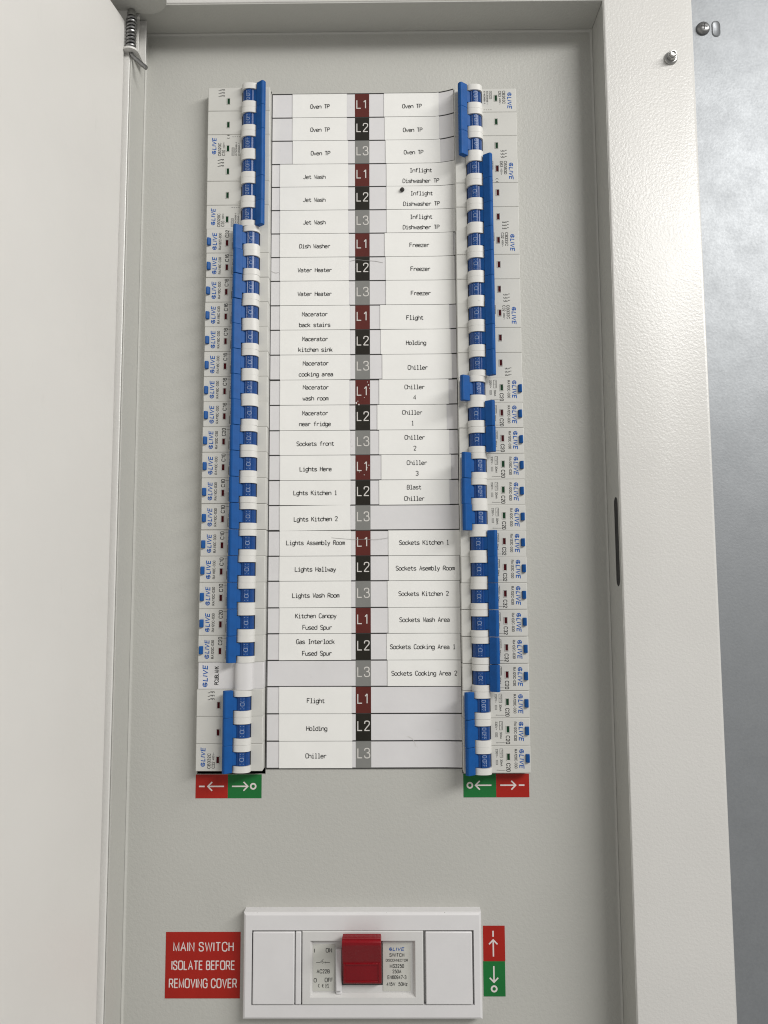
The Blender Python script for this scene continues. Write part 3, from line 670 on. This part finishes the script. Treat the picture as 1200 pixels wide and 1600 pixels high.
def rcbo(root, on, amps, jit):
    link('body', cached('b1', lambda: me_body(8.97)), root)
    pole_toggle(root, AC1, 0, on, jit)
    link('toggle_bar', me_bar(AC1, R(-55 if on else 55)+jit, [(-8.9, 8.9)]), root)
    indicator(root, 0, on)
    link('test_button', cached('btn', me_button), root)
    link('brand_lettering', cached('lg1', lambda: me_logo(6.0, -0.2, 13.0, 2.75)), root)
    link('model_lettering', lettering(f'RA1{amps}C-030', 9.9, -0.4, 1.55, 12.6, 0.02), root)
    link('rating_lettering', lettering(f'C{amps}', 15.0, 5.2, 2.3, 5.6, 0.018), root)
    link('rating_lettering', lettering('30mA', 19.6, 2.3, 1.25, 4.6, 0.02, 'faint'), root)
    def box():
        mb = MB(); boutline(mb, 18.4, 20.6, -7.0, -1.2); bt(mb, '10000', 19.0, -4.1, 0.8, width=4.6, bold=0.02); bt(mb, '3', 20.0, -4.1, 0.7); return mb.mesh('rating_box', M['faint'], smooth=0)
    link('rating_box', cached('bx1', box), root)
    def arr():
        mb = MB(); brect(mb, 17.2, 21.6, 7.0, 7.2); bt(mb, '0', 22.3, 7.1, 0.9); bt(mb, 'I', 16.7, 7.1, 0.8); return mb.mesh('travel_mark', M['ink'], smooth=0)
    link('travel_mark', cached('ar1', arr), root)
    if not on:
        link('rating_lettering', lettering('230V~', 22.6, -4.0, 1.25, 5.6, 0.02, 'faint'), root)
        def b2():
            mb = MB(); boutline(mb, 21.9, 23.3, 0.4, 3.4); brect(mb, 22.5, 22.7, .9, 2.9); return mb.mesh('type_mark', M['faint'], smooth=0)
        link('type_mark', cached('bx2', b2), root)
def tpole(root, on, model, letter, amps, ce, jit):
    for b in (-18.05, 0, 18.05):
        link('pole_body', cached('b3', lambda: me_body(8.985)), root, (0, 0, b))
        pole_toggle(root, AC3, b, on, jit); indicator(root, b, on)
    link('toggle_bar', me_bar(AC3, R(-55 if on else 55)+jit, [(-26.9, -9.05), (-9.0, 9.0), (9.05, 26.9)]), root)
    # print sits on the first pole (low z), the diagram on the last
    link('brand_lettering', cached('lg3', lambda: me_logo(4.9, -17.6, 12.8, 2.7)), root)
    link('model_lettering', lettering(model, 9.0, -20.3, 1.75, 10.0, 0.025), root)
    link('rating_lettering', lettering(f'{letter}{amps}', 11.9, -25.0, 1.75, 4.4, 0.0, 'ink', 'L'), root)
    link('rating_lettering', lettering('400V~', 11.9, -17.2, 1.1, 5.0, 0.02, 'faint'), root)
    def box():
        mb = MB(); boutline(mb, 17.7, 19.7, -25.2, -19.0); bt(mb, '10000', 18.7, -22.1, 1.0, width=5.2, bold=0.02); return mb.mesh('rating_box', M['faint'], smooth=0)
    link('rating_box', cached('bx3', box), root)
    link('standard_lettering', lettering('IEC60898-1', 21.0, -20.1, 1.05, 10.0, 0.02, 'ink'), root)
    link('standard_lettering', lettering('EN60898-1', 23.0, -20.3, 1.05, 9.4, 0.02, 'ink'), root)
    def arr():
        mb = MB()
        for a in (18.0, 19.6, 21.2, 22.8): brect(mb, a, a+1.0, -10.9, -10.65)
        return mb.mesh('travel_mark', M['ink'], smooth=0)
    link('travel_mark', cached('ar3', arr), root)
    link('pole_diagram', cached('coil', lambda: coil_marks(7.5, 22.4)), root)
    if ce:
        def cem():
            mb = MB(); ce_mark(mb, 15.2, -10.6, 2.2); return mb.mesh('conformity_mark', M['ink'], smooth=0)
        link('conformity_mark', cached('ce', cem), root)

ZLT = [242.1, 224.3, 206.5, 188.7, 170.9, 153.1, 135.3, 117.4, 99.3, 81.1, 63.2, 45.3, 27.1, 9.3, -8.6, -26.7, -44.7, -62.7, -81.0, -99.1, -117.0, -135.1, -153.0, -171.1, -189.2, -207.2, -225.2, -243.2]
ZRT = [239.3, 221.5, 203.6, 185.8, 167.9, 150.1, 132.2, 114.3, 96.6, 78.9, 60.9, 43.1, 25.2, 7.4, -10.7, -28.8, -46.8, -64.8, -82.6, -100.3, -118.2, -136.3, -154.5, -172.7, -190.8, -208.9, -227.0, -244.9]
def left_x(z): return -111.75 + (0.3 if 0 < z < 136 else 0) - max(0, (-z-60)/180)*0.85
def row_words(side, rows):
    ks = [f'{side}{r}' for r in rows if f'{side}{r}' in PAPERS]
    seen = []
    for k in ks:
        w = ' '.join(t for t, _, _ in PAPERS[k][2])
        if w not in seen: seen.append(w)
    return seen
jr = random.Random(11)
def place_breaker(name, side, r0, n, label):
    zt = ZLT if side == 'L' else ZRT
    zc = (zt[r0-1] + zt[r0-1+n])/2
    x = (left_x(zc) if side == 'L' else 112.4) + jr.uniform(-0.15, 0.15)
    return thing(name, label, 'breaker' if name != 'blank_module' else 'blank', (x, 0, zc), None if side == 'L' else (0, math.pi, 0),
                 None if name == 'blank_module' else ('three-pole breakers' if n == 3 else 'single-module breakers'))
ON = {1: 'switched on', 0: 'switched off'}
for side, r0, on, model, letter, amps, ce, lab in (
    ('L', 1, 0, 'CB320C', 'C', 20, 1, 'top left three-pole breaker, switched off, beside the left Oven TP labels'),
    ('L', 4, 0, 'CB320C', 'C', 20, 0, 'three-pole breaker, switched off, beside the Jet Wash labels'),
    ('L', 25, 1, 'CB332C', 'C', 32, 0, 'bottom left three-pole breaker, switched on, beside left Flight, Holding and Chiller labels'),
    ('R', 1, 0, 'CB363C', 'C', 63, 0, 'top right three-pole breaker, switched off, beside the right Oven TP labels'),
    ('R', 4, 1, 'CB363D', 'D', 63, 1, 'three-pole breaker marked D63, switched on, beside the Inflight Dishwasher TP labels'),
    ('R', 7, 1, 'CB332C', 'C', 32, 0, 'three-pole breaker marked C32, switched on, beside the Freezer labels'),
    ('R', 10, 1, 'CB332C', 'C', 32, 0, 'right three-pole breaker, switched on, beside right Flight, Holding and Chiller labels')):
    o = place_breaker('three_pole_breaker', side, r0, 3, lab)
    tpole(o, bool(on), model, letter, amps, ce, jr.uniform(-0.03, 0.03))
LEFT = {7: 32, **{r: 16 for r in range(8, 15)}, 15: 20, **{r: 10 for r in range(16, 22)}, 22: 20, 23: 20}
RIGHT = {13: (20, 0), 14: (20, 1), 15: (20, 1), 16: (20, 0), 17: (20, 0), 18: (20, 0), **{r: (32, 1) for r in range(19, 24)}, 24: (20, 1), 25: (20, 0), 26: (20, 0), 27: (20, 0)}
SPECIAL = {('R', 13): 'topmost slim one of the right bank, beside Chiller 4', ('R', 18): 'beside the blank grey L3 row under Blast Chiller', ('R', 25): 'topmost of the three at the bottom right',
           ('R', 26): 'middle of the three at the bottom right', ('R', 27): 'lowest in the right bank',
           ('L', 8): 'beside the upper Water Heater label', ('L', 9): 'beside the lower Water Heater label'}
for side, tab in (('L', {r: (a, 1) for r, a in LEFT.items()}), ('R', RIGHT)):
    for r, (amps, on) in tab.items():
        w = row_words(side, [r])
        where = SPECIAL.get((side, r)) or f'beside the {w[0]} label, {("brown", "black", "grey")[(r-1) % 3]} row'
        o = place_breaker('residual_current_breaker', side, r, 1, f'slim breaker marked C{amps}, {ON[on]}, {where}')
        rcbo(o, bool(on), amps, jr.uniform(-0.035, 0.035))
# blank module
o = place_breaker('blank_module', 'L', 24, 1, 'plain white blank module without a toggle above the bottom left breaker')
mb = MB(); mb.box(0.6, W, FACE, 20, -8.95, 8.95); link('body', mb.mesh('body', M['blank'], bevel=0.4), o)
link('raised_nose', me_lobe(AC1-0.4, -8.9, 8.9, 'blank'), o)
link('brand_lettering', me_logo(5.4, 0, 15.0, 3.0), o)
link('model_lettering', lettering('PCUBLANK', 13.2, 0.2, 2.6, 12.6, -0.004), o)

# ------------------------------------------------------------------ arrow stickers
def arrow(mb, x0, x1, z, h, y, w=0.95, up=False):
    """shaft from x0 to x1 with an open head at x1"""
    s = 1 if x1 > x0 else -1; pl = (lambda a, yy, b: (b, yy, a)) if up else None
    pl = pl or (lambda a, yy, b: (a, yy, b))
    ribbon(mb, [(x0, z), (x1-s*0.4, z)], w, y, pl); ribbon(mb, [(x1-s*h, z+h), (x1, z), (x1-s*h, z-h)], w, y-0.02, pl)
def sticker(label, loc, fields, marks, group=None):
    o = thing('arrow_sticker', label, 'sticker', loc, None, group)
    for x0, x1, z0, z1, c in fields:
        mb = MB(); mb.box(x0, x1, -0.12, 0.02, z0, z1); link('field', mb.mesh('field', M[c], smooth=0), o)
    for mk in marks:
        mb = MB(); k = mk[0]
        if k == 'arrow': arrow(mb, *mk[1:], -0.17)
        if k == 'varrow': arrow(mb, *mk[1:], -0.17, up=True)
        if k == 'bar': rect(mb, *mk[1:], -0.17)
        if k == 'ring': ring2d(mb, mk[1], mk[2], 1.15, 2.25, -0.17, seg=28)
        link({'arrow': 'arrow', 'varrow': 'arrow', 'bar': 'on_bar', 'ring': 'off_ring'}[k], mb.mesh(k, M['signtext'], smooth=0), o)
sticker('red and green arrow sticker under the left breaker bank', (-92.4, 0, -255.3),
        [(-22.0, -0.05, -7.9, 7.9, 'red'), (0.05, 23.0, -7.9, 7.9, 'green')],
        [('arrow', -2.6, -13.6, 0.0, 2.9), ('bar', -19.7, -15.8, -0.5, 0.5), ('arrow', 2.8, 13.6, 0.0, 2.9), ('ring', 17.3, 0.0)])
sticker('green and red arrow sticker under the right breaker bank', (90.0, 0, -255.2),
        [(-22.2, -0.05, -7.8, 7.8, 'green'), (0.05, 22.4, -7.8, 7.8, 'red')],
        [('ring', -17.8, 0.2), ('arrow', -3.2, -14.0, 0.2, 2.9), ('arrow', 2.8, 13.2, 0.2, 2.9), ('bar', 15.4, 19.2, -0.3, 0.7)])
sticker('upright red and green arrow sticker right of the main switch', (86.8, 0, -368.8),
        [(-7.3, 7.2, 0.05, 22.6, 'red'), (-7.5, 7.0, -22.2, -0.05, 'green')],
        [('varrow', 3.0, 13.6, -0.6, 2.8), ('bar', -1.1, -0.1, 15.6, 19.4), ('varrow', -3.0, -13.2, -0.5, 2.8), ('ring', -0.5, -17.4)])

# ------------------------------------------------------------------ warning sign
sg = thing('warning_sign', 'red warning sign reading MAIN SWITCH ISOLATE BEFORE REMOVING COVER', 'sign', (-107.6, 0, -371.0))
mb = MB(); mb.box(-24.9, 25.1, -0.15, 0.02, -21.2, 21.0); link('plate', mb.mesh('plate', M['red'], smooth=0), sg)
for s, z, w in (('MAIN SWITCH', 11.6, 40.5), ('ISOLATE BEFORE', -0.2, 42.5), ('REMOVING COVER', -11.6, 45.5)):
    mb = MB(); text2d(mb, s, 0.4, z, 5.3, -0.2, width=w, weight=0.135); link('lettering', mb.mesh('lettering', M['signtext'], smooth=0), sg)

# ------------------------------------------------------------------ main switch
ms = thing('main_switch', 'white main switch unit with red rocker handle and two blank panels', 'switch', (-0.6, 0, -401.0))
MO = (0.6, 0, 401.0)
def mpart(name, mb, mat, bevel=0, seg=2, parent=None, smooth=None):
    return link(name, mb.mesh(name, M[mat], bevel=bevel, seg=seg, smooth=smooth), parent or ms, (0, 0, 0) if parent else MO)
def ringplate(mb, o, i, y0, yf, yin, ch=0.0, slope=0.0):
    """frame: outer rect o, inner rect i (x0,x1,z0,z1), base y0, front yf, inner edge down to yin; ch outer chamfer, slope inner"""
    def L(r, e, y): return [(r[0]+e, y, r[2]+e), (r[1]-e, y, r[2]+e), (r[1]-e, y, r[3]-e), (r[0]+e, y, r[3]-e)]
    rs = [L(o, 0, y0), L(o, 0, yf+ch), L(o, ch*0.35, yf+ch*0.35), L(o, ch, yf), L(i, 0, yf), L(i, slope, yin)]
    mb.add([p for r in rs for p in r], [(4*a+k, 4*a+(k+1) % 4, 4*a+4+(k+1) % 4, 4*a+4+k) for a in range(5) for k in range(4)])
mb = MB(); ringplate(mb, (-79.0, 77.6, -401.0, -334.2), (-73.3, 72.4, -391.9, -345.2), 0.0, -9.0, -5.0, 1.6); mpart('surround', mb, 'white', smooth=20)
mb = MB(); mb.box(-73.6, 72.7, -5.2, -1, -392.2, -344.9); mpart('backing', mb, 'white2')
for x0, x1 in ((-72.6, -45.2), (40.7, 71.2)):
    mb = MB(); mb.box(x0, x1, -9.6, -4, -391.4, -346.1); mpart('blank_panel', mb, 'white', 0.7, 3)
mb = MB(); mb.box(-44.6, -40.8, -9.3, -4, -391.5, -346.0); mpart('spacer_strip', mb, 'white', 0.7, 3)
mb = MB(); ringplate(mb, (-40.2, 39.2, -391.6, -345.6), (-35.0, 34.0, -387.0, -351.6), -4.0, -9.4, -6.3, 0.6, 1.6); bez = mpart('switch_bezel', mb, 'white2', smooth=20)
mb = MB(); mb.box(-34.2, 33.2, -6.25, -4.5, -386.2, -352.2); mpart('switch_face', mb, 'white2')
mb = MB(); mb.box(-18.2, -14.2, -9.6, -6.0, -383.4, -357.0); mb.box(-18.2, -14.2, -8.0, -6.0, -386.0, -383.6); mpart('handle_cheek', mb, 'white', 0.8, 3)
mb = MB(); mb.box(-14.1, 12.5, -6.6, -5.5, -380.5, -349.5); mpart('handle_well', mb, 'dark', smooth=0)
# red handle: a rocker, thick ribbed lip at the top
HP = [(6.0, -352.0), (13.0, -346.4), (22.8, -345.2), (24.0, -346.2), (23.6, -348.2), (16.4, -361.5), (11.2, -377.6), (6.0, -379.6)]
mb = MB(); mb.prism(HP, -13.4, 11.8, lambda d, z, t: (t, -d, z)); hd = mpart('rocker_handle', mb, 'handle', 0.6, 3)
tag(hd, 'glossy dark red rocker handle pushed up')
for k in range(4):
    d = 14.2 + k*2.6; z = -346.4 + (d-13.0)*0.122
    mb = MB(); mb.box(-13.2, 11.6, -d-0.7, -d+0.7, z-0.4, z+0.9); mpart('grip_rib', mb, 'handle', 0.25, 2, parent=hd)
def slopepart(x0, x1, s0, s1, off):
    """a strip lying on the lower slope of the handle, s from 0 (knee) to 1 (foot)"""
    (d0, z0), (d1, z1) = HP[5], HP[6]; nx, nz = (z0-z1), -(d0-d1)
    l = math.hypot(nx, nz); n = (nx/l, nz/l)
    P = lambda s, e: (d0+(d1-d0)*s+n[0]*e, z0+(z1-z0)*s+n[1]*e)
    mb = MB(); pr = [P(s0, -0.1), P(s1, -0.1), P(s1, off), P(s0, off)]
    mb.prism(pr, x0, x1, lambda d, z, t: (t, -d, z)); return mb
for a in ((-12.6, -11.4, 0.06, 0.94), (9.8, 11.0, 0.06, 0.94), (-11.3, 9.7, 0.06, 0.13), (-11.3, 9.7, 0.87, 0.94)):
    mpart('raised_rim', slopepart(*a, 0.45), 'handle', 0.15, 2, parent=hd)
# rating plates
mb = MB(); mb.box(-33.4, -18.9, -6.6, -6.0, -384.4, -355.2); lp = mpart('rating_plate', mb, 'plate', 0.15)
mb = MB(); mb.box(12.7, 30.8, -6.6, -6.0, -384.4, -354.4); rp = mpart('rating_plate', mb, 'plate', 0.15)
def pl_text(par, s, x, z, h, w, bold=0.012, mat='ink'):
    mb = MB(); text2d(mb, s, x, z, h, -6.66, width=w, bold=bold+0.03); mpart('lettering', mb, mat, parent=par, smooth=0)
pl_text(lp, 'I', -32.4, -359.0, 2.4, 0.4); pl_text(lp, 'ON', -22.9, -358.8, 2.4, 4.1)
pl_text(lp, 'AC22B', -26.6, -372.0, 2.2, 8.6); pl_text(lp, 'O', -31.8, -377.6, 2.2, 2.0); pl_text(lp, 'OFF', -22.9, -377.4, 2.4, 5.4)
mb = MB(); idp = lambda x, y, z: (x, y, z)
ribbon(mb, [(-31.2, -366.4), (-28.6, -366.4), (-26.4, -364.3)], 0.28, -6.66, idp); ribbon(mb, [(-25.8, -366.4), (-22.2, -366.4)], 0.28, -6.66, idp)
ring2d(mb, -27.0, -366.4, 0.4, 0.65, -6.66, seg=16); rect(mb, -25.5, -25.2, -367.0, -365.8, -6.68)
mpart('contact_symbol', mb, 'ink', parent=lp, smooth=0)
mb = MB()
for k, cx in enumerate((-28.8, -26.2)):
    ring2d(mb, cx, -381.0, 0.85, 1.2, -6.66, 100, 260, 12)
    if k: rect(mb, cx-0.8, cx-0.1, -381.15, -380.85, -6.68)
mpart('conformity_mark', mb, 'ink', parent=lp, smooth=0)
mb = MB(); text2d(mb, 'UK', -23.9, -380.3, 1.15, -6.66, width=2.4, bold=0.03); text2d(mb, 'CA', -23.9, -381.8, 1.15, -6.66, width=2.4, bold=0.03)
mpart('conformity_mark', mb, 'ink', parent=lp, smooth=0)
mb = MB(); logo(mb, 21.9, -358.1, 10.2, 1.9, -6.66); mpart('brand_lettering', mb, 'logo', parent=rp, smooth=0)
for s, z, h, w in (('SWITCH', -361.8, 2.0, 9.8), ('DISCONNECTOR', -365.1, 1.45, 14.6), ('MS3250', -368.7, 2.0, 9.4), ('250A', -372.1, 2.0, 5.8), ('EN60947-3', -375.7, 2.0, 12.4), ('415V  50Hz', -380.0, 2.0, 13.8)):
    pl_text(rp, s, 21.9, z, h, w, 0.014)
# dust caught along the top edge of the switch surround
dr = random.Random(3)
for k in range(26):
    x = dr.uniform(-77, 76); r = dr.uniform(0.12, 0.36); z = -334.55 - dr.uniform(0, 0.9)
    t = (-334.2 - z); y = -7.4 - t*0.9
    mb = MB(); mb.lathe([(r, -0.05), (r*0.8, r*0.5), (r*0.2, r*0.7)], 6)
    mpart('dust_grain', mb, 'speck', smooth=0).location = ((x+0.6)*MM, y*MM, (z+401.0)*MM)
